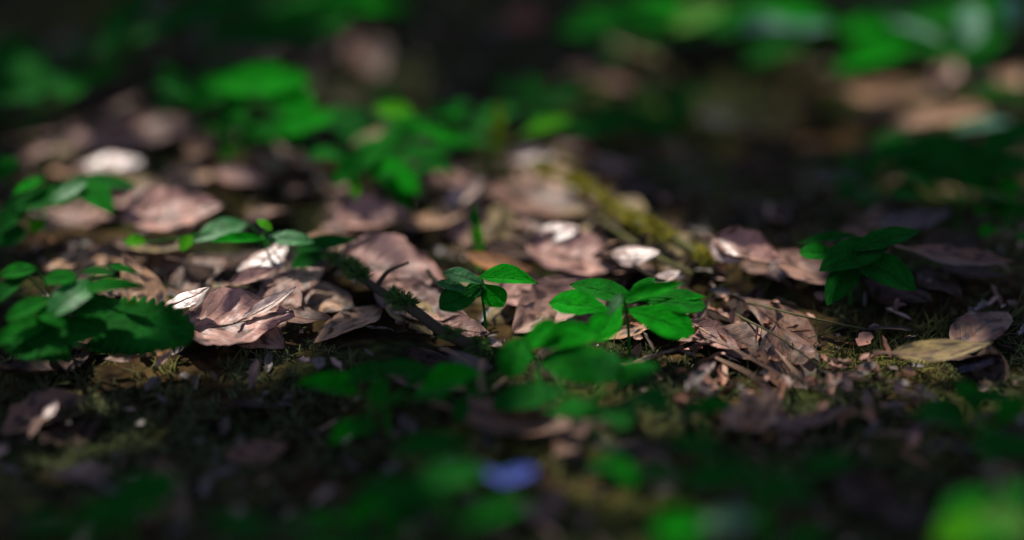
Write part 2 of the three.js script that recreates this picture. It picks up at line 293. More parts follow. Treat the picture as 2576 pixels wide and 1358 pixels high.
deadLeaf('large bright pinkish dead leaf lit by sun on the left, above the pale green seedling', 435, 545, 260, 125, 8, 16, 'pink', { ...big, curlW: 0.5, lift: 0.018 });
deadLeaf('lavender pink dead leaf at far left beneath the green shoot', 158, 545, 130, 66, -8, 12, 'pink2', { curlW: -0.7, lift: 0.014 });
deadLeaf('dim pink dead leaf between two bright leaves at left, partly under green shoot', 330, 495, 120, 70, 20, 15, 'pink2', { lift: 0.010 });
deadLeaf('narrow pinkish dead leaf curling above a green blade at left of centre', 605, 455, 150, 50, -10, 10, 'pink', { curlW: 0.6, lift: 0.010 });
deadLeaf('small yellowish oval dead leaf isolated in dark ground left of centre', 688, 421, 84, 38, 4, 12, 'cream', { corr: 0, lift: 0.008, ragged: 0.05 });
deadLeaf('tan dead leaf with sunlit lower rim just behind the large pleated leaf', 930, 555, 210, 92, 5, 14, 'pink', { ...big, curlW: 0.6, lift: 0.014 });
deadLeaf('thin brown dead leaf edge rising over tan leaf left of centre', 900, 510, 150, 40, 18, 20, 'brown', { lift: 0.016 });
deadLeaf('largest pinkish pleated dead leaf, just left of the central clover seedling', 985, 680, 280, 150, -14, 18, 'pink', { corr: 0.0021, nv: 10, wr: 0.07, curlW: 0.3, curlL: 0.25, lift: 0.013 });
deadLeaf('pleated tan dead leaf under the largest pink leaf, crossed by slanting twig', 1060, 775, 260, 110, -18, 14, 'pink2', { corr: 0.0022, nv: 10, wr: 0.06, lift: 0.008 });
deadLeaf('shiny lavender white dead leaf curling up beside a dark hollow', 665, 655, 150, 95, 28, 22, 'pale', { curlW: -0.6, corr: 0.0005, lift: 0.018 });
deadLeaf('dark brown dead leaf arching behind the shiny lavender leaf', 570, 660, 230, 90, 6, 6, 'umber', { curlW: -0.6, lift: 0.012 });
deadLeaf('pink dead leaf folded in half below the shiny lavender leaf', 640, 700, 130, 42, 20, 20, 'pink', { fold: 0.5, lift: 0.014, corr: 0 });
deadLeaf('glossy rose dead leaf at right end of the lavender group', 755, 700, 130, 72, 18, 18, 'pink2', { curlW: -0.5, lift: 0.014 });
deadLeaf('large crumpled dead leaf with deep folds beside the big dark toothed leaf', 595, 815, 290, 150, 8, 18, 'pink', { corr: 0.0030, nv: 6, wr: 0.12, curlL: 0.3, lift: 0.012 });
deadLeaf('white upturned tip of dead leaf above the crumpled leaf at left', 475, 750, 120, 46, 14, 20, 'pale', { curlW: -0.4, lift: 0.022, corr: 0.0004 });
deadLeaf('pale folded dead leaf flap at right top of the crumpled leaf', 680, 768, 150, 36, 22, 26, 'pale', { fold: 0.3, lift: 0.018, corr: 0.0004 });
deadLeaf('brown shred of dead leaf right of the crumpled leaf', 760, 800, 160, 48, -6, 8, 'brown', { ragged: 0.6, lift: 0.008 });
deadLeaf('whitish curled dead leaf leaning behind the upright green shoot', 1175, 492, 120, 58, 32, 25, 'pale', { curlW: 0.9, lift: 0.016 });
deadLeaf('tan dead leaf strip running left from the upright green shoot', 1090, 560, 170, 44, 12, 10, 'tan', { lift: 0.010 });
deadLeaf('lavender boat shaped dead leaf in the blurred middle distance', 1340, 402, 130, 52, -6, 10, 'pale', { curlW: 1.0, lift: 0.012, corr: 0 });
deadLeaf('small rust red dead leaf right of the lavender boat shaped leaf', 1475, 392, 66, 40, 10, 12, 'rust', { lift: 0.010, corr: 0 });
deadLeaf('small brown pink leaf scrap between yellow shoot and lavender leaf', 1165, 445, 80, 40, -15, 12, 'pink', { lift: 0.010 });
deadLeaf('broad dim brown dead leaf in the middle, behind the white chip', 1370, 520, 300, 110, -12, 8, 'brown', { ...big, lift: 0.010 });
deadLeaf('small white shining dead leaf in the middle below the mossy twig', 1408, 582, 110, 54, -8, 18, 'pale', { curlW: -0.5, lift: 0.022, corr: 0 });
deadLeaf('violet tinted dead leaf scrap at upper end of the mossy twig', 1445, 470, 70, 36, -8, 12, 'pale', { lift: 0.012, corr: 0 });
deadLeaf('wrinkled pinkish dead leaf between both clover seedlings', 1455, 655, 270, 120, -12, 16, 'pink', { corr: 0.0024, nv: 10, wr: 0.08, lift: 0.012 });
deadLeaf('white rimmed dead leaf close below the mossy twig', 1600, 640, 125, 56, -10, 14, 'pale', { curlW: -0.6, lift: 0.020 });
deadLeaf('orange brown dead leaf strip behind the central clover seedling', 1255, 668, 190, 50, -14, 16, 'orange', { shape: 'lance', lift: 0.012, corr: 0 });
deadLeaf('dark brown dead leaf behind the orange strip', 1290, 640, 170, 60, -6, 10, 'umber', { lift: 0.012 });
deadLeaf('tan dead leaf between the two clover seedlings, nearer the camera', 1315, 742, 150, 76, 12, 14, 'pink', { ...big, lift: 0.010 });
deadLeaf('pale silvery dead leaf sliver behind the tip of the right clover seedling', 1665, 708, 110, 36, 16, 20, 'pale', { lift: 0.014, corr: 0 });
deadLeaf('bright curled pink dead leaf standing right of the mossy twig', 1880, 642, 190, 110, -20, 22, 'pink', { curlW: 1.2, curlL: 0.5, wr: 0.09, lift: 0.018 });
deadLeaf('whitish leaf flap inside the curled pink leaf at right', 1830, 632, 90, 70, -50, 30, 'pale', { curlW: -0.8, lift: 0.022 });
deadLeaf('dull brown dead leaf trailing right from the curled pink leaf', 2040, 690, 220, 84, -22, 14, 'pink2', { ...big, lift: 0.010 });
deadLeaf('tan dead leaf at right front of the right clover seedling', 1785, 855, 160, 80, -24, 16, 'pink', { curlW: 0.7, lift: 0.010 });
deadLeaf('blurred sunlit tan dead leaf at upper right', 2250, 243, 280, 64, -2, 20, 'tan', { lift: 0.016, corr: 0 });
deadLeaf('pinkish blurred dead leaf behind the sunlit tan leaf at upper right', 2375, 195, 130, 70, 50, 20, 'pink2', { lift: 0.022, corr: 0 });
deadLeaf('long curved tan dead leaf blade at upper right below the tan leaf', 2370, 291, 250, 50, 9, 22, 'tan', { shape: 'strip', twist: 0.3, curlL: -0.4, lift: 0.034, corr: 0 });
deadLeaf('small dim tan dead leaf alone in the dark upper right', 1808, 296, 100, 36, -8, 12, 'cream', { curlW: -0.6, lift: 0.012, corr: 0 });
deadLeaf('long flat ochre dead leaf at right edge of the moss', 2365, 888, 280, 56, 6, 12, 'olive', { shape: 'lance', lift: 0.014, ragged: 0.15 });
deadLeaf('pinkish dead leaf half under the slanting dark twig', 1170, 832, 130, 58, -12, 14, 'pink', { lift: 0.008 });
deadLeaf('tiny white curl of dead leaf at lower end of the slanting dark twig', 1240, 866, 52, 30, -20, 20, 'pale', { curlW: 1.0, lift: 0.010, corr: 0 });
deadLeaf('arched grey brown dead leaf below the slanting dark twig', 1185, 910, 120, 60, -20, 10, 'grey', { curlW: -0.9, lift: 0.014 });
deadLeaf('dim tan torn dead leaf in lower right litter', 1895, 1045, 170, 120, 25, 16, 'tan', { ragged: 0.6, lift: 0.008 });
deadLeaf('small white chip of dead leaf in the dark lower left', 130, 1032, 52, 34, 60, 30, 'pale', { corr: 0, lift: 0.014 });
deadLeaf('dim pink shred of dead leaf below the white chip at lower left', 92, 1068, 60, 24, 70, 25, 'pink2', { corr: 0, lift: 0.010 });
deadLeaf('twisted orange dead leaf shred under the big dark toothed leaf', 385, 888, 110, 24, 18, 20, 'orange', { shape: 'strip', twist: 1.6, ragged: 0.5, lift: 0.012 });
deadLeaf('small brown orange dead leaf at far left edge of the dark hollow', 102, 600, 80, 30, -14, 18, 'orange', { corr: 0, lift: 0.012 });
deadLeaf('dim mauve dead leaf in the blurred upper left darkness', 600, 128, 240, 50, 4, 8, 'grey', { lift: 0.014, corr: 0 });
deadLeaf('rust coloured blurred dead leaf near the top middle', 1320, 62, 120, 50, 8, 8, 'rust', { lift: 0.012, corr: 0 });
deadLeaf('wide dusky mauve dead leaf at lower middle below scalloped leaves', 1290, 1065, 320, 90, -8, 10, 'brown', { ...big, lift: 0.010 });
deadLeaf('dim brown dead leaf at lower middle beside dusky mauve leaf', 1435, 1115, 100, 60, 40, 14, 'brown', { lift: 0.010, corr: 0 });  // orange leaf painted brown, so its colour does the dimming of shade
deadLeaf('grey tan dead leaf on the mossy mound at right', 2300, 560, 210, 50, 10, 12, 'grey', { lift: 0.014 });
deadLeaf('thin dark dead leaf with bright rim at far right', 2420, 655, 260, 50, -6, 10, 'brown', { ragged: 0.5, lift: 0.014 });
deadLeaf('brown dead leaf curling at upper left edge of the litter', 120, 370, 180, 36, 34, 14, 'pink2', { shape: 'lance', lift: 0.016, corr: 0 });
deadLeaf('long brown dead leaf slanting up behind the upper left litter', 230, 300, 300, 34, 24, 14, 'brown', { shape: 'lance', lift: 0.016, corr: 0 });
deadLeaf('brown dead leaf in the dark hollow under pale green seedling', 330, 640, 170, 56, -4, 8, 'brown', { lift: 0.008 });
deadLeaf('ochre dead leaf under the pale green seedling at left', 395, 620, 180, 50, -3, 10, 'olive', { lift: 0.012 });
deadLeaf('dim brown dead leaf near the right picture edge above moss', 2540, 205, 90, 70, 40, 16, 'tan', { lift: 0.020, corr: 0 });

// the rest of the litter: many alike, told apart only by where they lie
{
  const protos = [];
  for (let k = 0; k < 12; k++) {
    const L = 0.046, sh = { L, W: rr(0.022, 0.030), shape: pick(['ovate', 'elliptic', 'ovate', 'lance']), fold: rr(0.05, 0.35), curlL: rr(-0.7, 0.9), curlW: rr(-0.9, 0.9), wr: rr(0.03, 0.07), corr: rr(0.0002, 0.0008), nv: 8, ragged: rr(0.1, 0.4), twist: rr(-0.5, 0.5), seed: 100 + k * 2.3, nW: 12 };
    protos.push(blade(sh));
  }
  const zones = [[[180, 330, 1750, 840], 95, ['brown', 'pink2', 'umber', 'tan', 'brown', 'olive']], [[1750, 380, 2560, 900], 26, ['umber', 'umber', 'brown']], [[30, 900, 2540, 1330], 26, ['umber', 'umber', 'brown']], [[20, 10, 2560, 330], 34, ['umber', 'brown', 'umber', 'umber']]];  // zones around the middle get dark browns: shade put into leaf colour
  const word = { brown: 'brown', pink2: 'pinkish', umber: 'dark brown', tan: 'tan', grey: 'greyish', olive: 'ochre' }, taken = new Set();
  const near = marks.filter(m => m.label.split(' ').length <= 10);
  for (const [[x0, y0, x1, y1], n, ms] of zones) for (let k = 0; k < n; k++) {
    let p, s, mat, label;
    for (let tries = 0; tries < 40; tries++) {
      p = pt(rr(x0, x1), rr(y0, y1), rr(0.003, 0.009)); s = rr(0.55, 1.15); mat = pick(ms);
      let best = near[0], bd = 9; for (const m of near) { const d = Math.hypot(m.p.x - p.x, m.p.z - p.z); if (d < bd) { bd = d; best = m; } }
      const dx = p.x - best.p.x, dz = (p.z - best.p.z) * 0.7, where = Math.abs(dx) > Math.abs(dz) ? (dx < 0 ? 'left of' : 'right of') : dz < 0 ? 'behind' : 'before';
      label = `${s < 0.8 ? 'small' : s < 1 ? 'mid-sized' : 'large'} ${word[mat]} leaf ${where} ${best.label}`;
      if (!taken.has(label)) break;
    }
    taken.add(label);
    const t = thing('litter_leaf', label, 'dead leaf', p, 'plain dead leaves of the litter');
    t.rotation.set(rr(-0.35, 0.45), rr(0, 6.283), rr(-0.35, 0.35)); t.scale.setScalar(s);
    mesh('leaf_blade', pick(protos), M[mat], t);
  }
}

// ---------------------------------------------------------------- green plants
// leaves: [px, py, len, wid, angle, tilt, lift, material, shape, options]; root: [px, py]
function plant(name, label, category, centre, leaves, o = {}) {
  const [cx, cy] = centre || [0, 1].map(k => leaves.reduce((v, l) => v + l[k], 0) / leaves.length);
  const hp = pt(cx, cy, o.hub ?? 0.02), r = V(hp.x, hgt(hp.x, hp.z), hp.z), t = thing(name, label, category, r, o.group), hub = V(0, hp.y - r.y, 0);
  const r0 = o.r ?? 0.0006;
  tube([V(0.003, -0.004, 0.002), hub.clone().multiplyScalar(0.5).add(V(0.002, 0, 0.001)), hub], r0 * 1.3, r0, M[o.stem || 'stem'], 'stem', t, 8, 6);
  for (const [px, py, len, wid, th0, tilt, lift, mat, shape = 'obovate', q = {}] of leaves) {
    const sc = o.scale ?? 1, p = pt(px, py, lift), th = (px - cx) * Math.cos(th0 * D2R) - (py - cy) * Math.sin(th0 * D2R) < 0 ? th0 + 180 : th0, f = lay(p, len * sc, wid * (o.flat ?? sc), th, tilt, q.roll || 0), lp = p.clone().sub(r);
    const b = blade({ L: f.L, W: f.W, shape, fold: q.fold ?? 0.12, curlL: q.curlL ?? -0.35, curlW: q.curlW ?? 0.12, wr: q.wr ?? 0.03, corr: q.corr ?? 0.0003, nv: 6, teeth: q.teeth || 0, nt: q.nt || 9, twist: q.twist || 0, ragged: q.ragged ?? o.ragged ?? 0.06, seed: seedN++ * 0.91 });
    const m = mesh('leaf', b, M[mat], t); m.position.copy(lp); m.quaternion.copy(f.q);
    if (len > 60) tube(along(b, 0.01, 0.85), 0.00024, 0.00012, M[mat], 'midrib', m, 12, 5);
    const base = along(b, 0, 0.1, 2)[0].applyQuaternion(f.q).add(lp);
    tube([hub, hub.clone().lerp(base, 0.5).add(V(0, Math.min(0.003, hub.distanceTo(base) * 0.08), 0)), base], r0, r0 * 0.6, M[o.stem || 'stem'], 'leaf_stalk', t, 8, 5);
  }
  return t;
}
plant('clover_seedling', 'small clover like seedling with pale upper leaflet in the centre', 'seedling', [1208, 716], [
  [1278, 700, 155, 50, -6, 16, 0.034, 'bright', 'lance', { fold: 0.35 }], [1168, 697, 110, 40, 164, 26, 0.038, 'silver', 'obovate'], [1135, 718, 80, 28, 166, 26, 0.033, 'silver', 'elliptic'],
  [1162, 748, 124, 70, 205, 24, 0.028, 'deep', 'obovate'], [1236, 740, 84, 62, -45, 30, 0.028, 'bright', 'obovate'], [1200, 722, 60, 50, 250, 20, 0.030, 'deep', 'obovate'],
], { hub: 0.032 });
plant('clover_seedling', 'larger clover like seedling with a bright upright blade, right of centre', 'seedling', [1572, 766], [
  [1462, 768, 165, 66, 172, 16, 0.030, 'bright', 'obovate'], [1530, 806, 124, 80, 235, 26, 0.028, 'bright', 'obovate'], [1655, 803, 190, 84, -20, 28, 0.026, 'bright', 'obovate'],
  [1690, 760, 170, 62, -6, 14, 0.030, 'leaf', 'obovate'], [1515, 732, 170, 56, 165, 14, 0.032, 'leaf', 'elliptic'], [1615, 722, 90, 36, 40, 10, 0.034, 'leaf', 'elliptic'],
  [1645, 730, 170, 40, 14, 40, 0.044, 'bright', 'lance', { fold: 0.35, curlL: 0.1 }], [1545, 766, 66, 26, 58, 40, 0.042, 'silver', 'lance'], [1740, 746, 80, 18, 2, 14, 0.032, 'bright', 'lance'],
], { hub: 0.030 });
plant('scalloped_herb', 'low herb with broad scalloped green leaves below the right clover seedling', 'plant', [1345, 900], [
  [1405, 848, 200, 72, 8, 22, 0.030, 'bright', 'round', { teeth: 0.10, nt: 9 }], [1465, 915, 220, 104, -6, 30, 0.024, 'leaf', 'round', { teeth: 0.14, nt: 8, curlW: -0.3 }],
  [1295, 898, 110, 88, 70, 28, 0.026, 'leaf', 'round', { teeth: 0.1, nt: 8 }], [1360, 832, 90, 44, 40, 30, 0.034, 'bright', 'round', { teeth: 0.08 }],
  [1330, 998, 190, 70, 12, 18, 0.020, 'deep', 'round', { teeth: 0.1 }], [1445, 1036, 170, 40, -8, 16, 0.022, 'leaf', 'elliptic', { teeth: 0.08 }], [1185, 980, 60, 26, -50, 20, 0.020, 'leaf', 'lance'], [1160, 1030, 70, 44, 80, 20, 0.018, 'deep', 'elliptic'],
], { hub: 0.014 });
plant('toothed_herb', 'dense dark herb with large toothed leaf at the left edge', 'plant', [150, 800], [
  [335, 815, 320, 150, -8, 22, 0.030, 'deep', 'round', { teeth: 0.24, nt: 13, curlW: -0.25, corr: 0.0008 }], [180, 745, 150, 76, 38, 26, 0.048, 'gloss', 'elliptic', { curlL: -0.9 }], [280, 718, 190, 34, 4, 14, 0.050, 'leaf', 'lance', { curlL: -0.8 }],
  [150, 700, 84, 40, 6, 20, 0.052, 'leaf', 'round'], [45, 682, 96, 40, 10, 20, 0.052, 'leaf', 'elliptic', { teeth: 0.08 }], [245, 683, 90, 26, -4, 16, 0.052, 'deep', 'elliptic', { teeth: 0.2 }], [310, 676, 90, 18, -14, 16, 0.050, 'leaf', 'lance'],
  [330, 763, 40, 18, -6, 20, 0.046, 'lime', 'elliptic'], [70, 775, 120, 50, 30, 22, 0.046, 'leaf', 'elliptic', { teeth: 0.1 }], [60, 830, 170, 60, 24, 20, 0.038, 'leaf', 'elliptic', { teeth: 0.14 }], [230, 770, 150, 60, 10, 18, 0.042, 'deep', 'elliptic', { teeth: 0.1 }],
  [170, 840, 200, 90, 16, 20, 0.034, 'deep', 'round', { teeth: 0.14, nt: 10 }], [90, 875, 190, 80, -14, 20, 0.026, 'deep', 'round', { teeth: 0.14 }], [20, 725, 110, 46, 50, 20, 0.048, 'deep', 'elliptic'], [300, 870, 180, 60, -4, 16, 0.022, 'deep', 'round', { teeth: 0.12 }], [120, 790, 120, 40, -30, 20, 0.044, 'leaf', 'elliptic', { teeth: 0.1 }],
], { hub: 0.022 });
plant('leafy_shoot', 'glossy green shoot with one pale leaf at the upper left edge', 'seedling', [105, 520], [
  [172, 480, 100, 40, 32, 24, 0.040, 'silver', 'elliptic'], [242, 492, 140, 66, -38, 18, 0.036, 'leaf', 'lance'], [70, 466, 90, 30, 32, 18, 0.042, 'bright', 'lance'], [120, 500, 180, 60, 10, 14, 0.034, 'deep', 'elliptic'], [40, 530, 120, 70, 60, 20, 0.030, 'deep', 'elliptic'], [250, 458, 200, 36, -4, 12, 0.036, 'deep', 'elliptic'],
  [95, 568, 50, 40, 40, 30, 0.022, 'lime', 'elliptic'], [25, 590, 60, 90, 80, 20, 0.02, 'deep', 'elliptic'], [15, 420, 60, 70, 70, 20, 0.04, 'leaf', 'elliptic'],
], { hub: 0.020 });
plant('leafy_seedling', 'pale green seedling with long narrow leaves between the brown leaves at left', 'seedling', [655, 605], [
  [552, 580, 150, 56, 20, 18, 0.030, 'silver', 'lance', { curlL: -0.5 }], [592, 602, 140, 26, 2, 22, 0.030, 'bright', 'lance', { fold: 0.4 }], [728, 601, 130, 38, -4, 24, 0.030, 'silver', 'elliptic'], [820, 612, 170, 40, 10, 12, 0.026, 'deep', 'lance'], [665, 564, 50, 22, -34, 26, 0.036, 'lime', 'elliptic'],
  [468, 610, 50, 34, 60, 36, 0.026, 'lime', 'elliptic'], [340, 606, 60, 30, -4, 30, 0.022, 'lime', 'elliptic'], [780, 650, 110, 60, 40, 12, 0.016, 'deep', 'elliptic'],
], { hub: 0.022, stem: 'stem' });
plant('upright_shoot', 'thin upright yellow green shoot behind the central clover seedling', 'seedling', [1208, 655], [
  [1200, 600, 185, 34, 95, 38, 0.018, 'lime', 'lance', { curlL: 0.5, ragged: 0.4, twist: 0.8 }], [1192, 545, 60, 26, 100, 60, 0.03, 'leaf', 'lance'],
], { hub: 0.006 });
// blurred plants behind
const back = (label, root, leaves, o) => plant('woodland_herb', label, 'plant', null, leaves, { group: 'blurred woodland herbs behind the litter', hub: 0.03, scale: 1.35, flat: 1.05, ragged: 0.7, ...o });
back('blurred bright green herb with drooping lobes at upper left', [660, 300], [[560, 225, 150, 80, 20, 26, 0.045, 'leaf', 'round', { teeth: 0.15 }], [650, 205, 190, 80, 6, 28, 0.050, 'bright', 'round', { teeth: 0.12 }], [720, 235, 130, 80, -30, 26, 0.045, 'bright', 'elliptic'], [600, 250, 120, 50, 60, 26, 0.040, 'leaf', 'elliptic'], [430, 215, 80, 30, -10, 20, 0.05, 'deep', 'elliptic']]);
back('blurred ragged green herb left of centre, below the drooping lobed one', [760, 380], [[680, 330, 130, 46, 10, 22, 0.034, 'leaf', 'elliptic'], [770, 305, 120, 60, 20, 26, 0.040, 'bright', 'elliptic'], [720, 345, 70, 40, -50, 20, 0.030, 'leaf', 'elliptic'], [860, 290, 130, 40, 6, 16, 0.036, 'deep', 'elliptic']]);
back('blurred green herb with jagged leaf in front of the centre hollow', [980, 520], [[900, 410, 120, 70, 40, 24, 0.036, 'leaf', 'elliptic', { teeth: 0.2 }], [985, 440, 130, 80, -30, 26, 0.034, 'bright', 'elliptic', { teeth: 0.2 }], [1005, 480, 80, 50, -60, 26, 0.026, 'leaf', 'elliptic'], [1070, 385, 120, 36, 8, 20, 0.034, 'leaf', 'lance'], [890, 450, 70, 40, 100, 26, 0.03, 'lime', 'elliptic']]);
back('blurred slender green blades crossing at the upper middle', [1180, 420], [[1085, 330, 170, 34, -20, 24, 0.036, 'bright', 'lance'], [990, 276, 80, 40, -4, 28, 0.046, 'lime', 'elliptic'], [930, 340, 90, 24, 24, 20, 0.034, 'olive', 'lance'], [1180, 350, 120, 24, -12, 20, 0.028, 'leaf', 'lance'], [1250, 322, 110, 44, 86, 60, 0.030, 'yellow', 'lance']]);
back('blurred green herb with one light blade right of the yellow shoot', [1420, 380], [[1370, 315, 110, 34, 18, 24, 0.030, 'lime', 'lance'], [1480, 315, 150, 50, -6, 16, 0.028, 'deep', 'elliptic'], [1430, 240, 150, 40, 14, 12, 0.034, 'deep', 'elliptic'], [1560, 290, 160, 50, -14, 14, 0.024, 'deep', 'elliptic'], [1700, 240, 130, 40, 10, 12, 0.024, 'deep', 'elliptic']]);
back('blurred green leaves cut by the top edge left of middle', [860, 110], [[800, 25, 190, 60, 14, 26, 0.060, 'leaf', 'elliptic'], [900, 5, 220, 46, -6, 26, 0.060, 'bright', 'elliptic'], [700, 30, 170, 50, 30, 16, 0.05, 'deep', 'elliptic'], [840, 60, 140, 36, 40, 18, 0.05, 'leaf', 'elliptic']], { hub: 0.03 });
back('blurred bright green spray with a yellow leaf at the top right of middle', [1700, 130], [[1540, 48, 230, 76, 10, 26, 0.060, 'leaf', 'elliptic'], [1660, 25, 210, 70, -6, 26, 0.062, 'bright', 'elliptic'], [1750, 38, 110, 66, 24, 34, 0.066, 'pear', 'round'], [1650, 70, 190, 44, -10, 20, 0.052, 'leaf', 'elliptic'], [1600, 120, 110, 40, -20, 14, 0.04, 'olive', 'elliptic']], { hub: 0.03 });
back('blurred green herb with bluish glossy leaves at the top right', [1960, 180], [[1900, 20, 220, 60, 14, 24, 0.060, 'leaf', 'elliptic'], [2010, 40, 150, 60, -12, 24, 0.060, 'bright', 'elliptic'], [1940, 62, 120, 44, 4, 0, 0.068, 'wet', 'elliptic'], [2040, 70, 90, 44, 10, -2, 0.066, 'wet', 'elliptic'], [1970, 120, 170, 60, 20, 20, 0.045, 'deep', 'elliptic'], [1860, 90, 130, 40, -20, 20, 0.045, 'deep', 'elliptic']], { hub: 0.03 });
back('blurred vivid green herb with whitish spots of light at the upper right corner', [2300, 220], [[2210, 60, 170, 54, 8, 26, 0.060, 'bright', 'elliptic'], [2215, 125, 200, 66, 20, 28, 0.052, 'bright', 'elliptic'], [2300, 72, 90, 40, -24, -2, 0.072, 'wet', 'elliptic'], [2350, 40, 190, 60, 10, 24, 0.06, 'leaf', 'elliptic'], [2440, 62, 80, 74, 80, 40, 0.074, 'paintedgleam', 'round'], [2400, 130, 170, 60, -10, 20, 0.05, 'leaf', 'elliptic'], [2500, 95, 110, 50, 40, 10, 0.055, 'leaf', 'elliptic'], [2545, 25, 66, 60, 80, 30, 0.076, 'paintedgleam', 'elliptic'], [2480, 20, 200, 50, 0, 20, 0.065, 'leaf', 'elliptic']], { hub: 0.03 });
back('blurred dim green herb in the upper left corner', [120, 290], [[60, 170, 150, 80, -30, 22, 0.05, 'deep', 'elliptic'], [130, 215, 190, 60, 14, 22, 0.045, 'deep', 'elliptic'], [225, 205, 130, 44, 30, 24, 0.045, 'leaf', 'elliptic'], [40, 235, 160, 60, 0, 18, 0.04, 'deep', 'elliptic'], [170, 245, 120, 30, 24, 20, 0.036, 'olive', 'lance'], [20, 130, 100, 60, 30, 20, 0.05, 'deep', 'elliptic']]);
back('blurred dark green foliage filling the top left, left of middle', [520, 120], [[480, 40, 230, 60, 20, 16, 0.06, 'deep', 'elliptic'], [640, 70, 220, 60, 24, 16, 0.05, 'deep', 'elliptic'], [330, 30, 170, 70, 60, 16, 0.06, 'deep', 'elliptic'], [560, 10, 200, 50, 8, 16, 0.06, 'deep', 'elliptic'], [720, 90, 160, 50, 10, 14, 0.05, 'deep', 'elliptic']], { hub: 0.03 });
back('small blurred green leaf by the tan leaves at the upper right edge', [2520, 290], [[2520, 232, 110, 46, -6, 26, 0.034, 'leaf', 'elliptic'], [2240, 355, 110, 34, 4, 16, 0.020, 'deep', 'elliptic'], [2470, 312, 120, 44, 10, 0, 0.03, 'wet', 'elliptic']]);
back('dim green herb with long leaves at the right edge, over the mossy mound', [2400, 480], [[2400, 395, 320, 70, -6, 18, 0.036, 'deep', 'elliptic'], [2300, 370, 200, 50, 12, 18, 0.040, 'deep', 'elliptic'], [2510, 420, 200, 50, 10, 18, 0.034, 'deep', 'elliptic'], [2380, 440, 240, 50, -14, 16, 0.030, 'deep', 'elliptic'], [2530, 350, 160, 60, 30, 18, 0.045, 'deep', 'elliptic']]);
plant('broadleaf_seedling', 'shaded dark green seedling with wide leaves right of the curled pink leaf', 'seedling', [2130, 660], [
  [2065, 636, 110, 44, 176, 20, 0.030, 'leaf', 'obovate'], [2150, 640, 200, 80, 20, 20, 0.034, 'deep', 'elliptic'], [2220, 680, 180, 90, -30, 22, 0.028, 'deep', 'elliptic'], [2120, 705, 150, 70, 230, 22, 0.022, 'deep', 'elliptic'], [2230, 600, 190, 50, 16, 16, 0.038, 'deep', 'elliptic'], [2080, 598, 160, 26, 8, 14, 0.03, 'deep', 'lance'],
], { hub: 0.022 });
// foreground plants
const front = (label, root, leaves, o) => plant('foreground_herb', label, 'plant', null, leaves, { group: 'blurred herbs in the near foreground', hub: 0.02, ragged: 0.3, ...o });
front('bright yellow green leaf pair at the lower right corner', [2480, 1400], [[2425, 1325, 180, 90, 22, 30, 0.046, 'lime', 'elliptic'], [2530, 1318, 150, 90, -10, 30, 0.048, 'pear', 'elliptic'], [2490, 1352, 120, 50, 10, 26, 0.050, 'bright', 'elliptic'], [2550, 1240, 90, 60, 40, 26, 0.05, 'leaf', 'elliptic']]);
front('bright square looking green leaf at the bottom, right of middle', [1720, 1390], [[1705, 1318, 130, 100, 12, 36, 0.048, 'bright', 'round', { curlW: 0.4 }], [1830, 1310, 150, 50, 8, 0, 0.045, 'wet', 'elliptic'], [1915, 1280, 70, 50, 30, 26, 0.045, 'leaf', 'elliptic']]);
front('long arched green leaf at the bottom middle', [1330, 1360], [[1240, 1285, 230, 52, 16, 26, 0.045, 'leaf', 'lance', { curlL: -0.8 }], [1130, 1195, 200, 80, 10, 18, 0.036, 'deep', 'elliptic'], [1000, 1240, 230, 80, -10, 16, 0.036, 'deep', 'elliptic'], [1080, 1120, 200, 60, 10, 14, 0.03, 'deep', 'elliptic'], [1060, 1270, 200, 60, 20, 14, 0.03, 'deep', 'elliptic']]);
front('small lobed green leaf at lower middle right of the violet petals', [1570, 1250], [[1530, 1162, 110, 44, 18, 24, 0.034, 'leaf', 'elliptic'], [1570, 1185, 80, 50, -50, 28, 0.032, 'bright', 'elliptic'], [1650, 1190, 160, 50, -8, 16, 0.03, 'deep', 'elliptic']]);
front('dim green leaf pair at lower middle left of the arched grey leaf', [960, 1050], [[952, 985, 76, 50, 76, 34, 0.026, 'leaf', 'elliptic'], [920, 940, 190, 50, 14, 16, 0.024, 'deep', 'elliptic'], [1020, 930, 160, 50, -8, 14, 0.024, 'deep', 'elliptic'], [915, 1070, 50, 70, 80, 30, 0.02, 'deep', 'elliptic']]);
front('small green leaf among crumbled litter at lower right', [1770, 1060], [[1790, 1020, 110, 42, 10, 26, 0.020, 'leaf', 'elliptic'], [1735, 1030, 60, 30, 60, 26, 0.018, 'deep', 'elliptic']]);
front('dim green leaves low in the dark lower left', [380, 1330], [[365, 1240, 190, 90, 10, 18, 0.036, 'deep', 'elliptic'], [300, 1290, 170, 70, 60, 18, 0.04, 'deep', 'elliptic'], [110, 1320, 150, 60, 10, 18, 0.045, 'deep', 'elliptic'], [210, 1330, 80, 60, 80, 24, 0.045, 'leaf', 'elliptic'], [600, 1320, 170, 60, -10, 18, 0.03, 'deep', 'elliptic']]);
front('dim green leaves in the dark between lower middle and right', [1900, 1200], [[1800, 1200, 200, 70, 10, 16, 0.03, 'deep', 'elliptic'], [1960, 1230, 190, 60, -10, 16, 0.034, 'deep', 'elliptic'], [2080, 1170, 170, 50, 14, 16, 0.034, 'deep', 'elliptic'], [1750, 1120, 150, 50, -14, 14, 0.03, 'deep', 'elliptic']]);
front('dim mossy green sprig at the lower right edge', [2520, 1150], [[2540, 1030, 110, 60, 40, 20, 0.03, 'leaf', 'elliptic'], [2480, 1000, 120, 40, 10, 16, 0.03, 'deep', 'elliptic'], [2520, 1120, 130, 60, -20, 18, 0.036, 'deep', 'elliptic'], [2430, 1260, 150, 60, 20, 20, 0.045, 'leaf', 'elliptic']]);

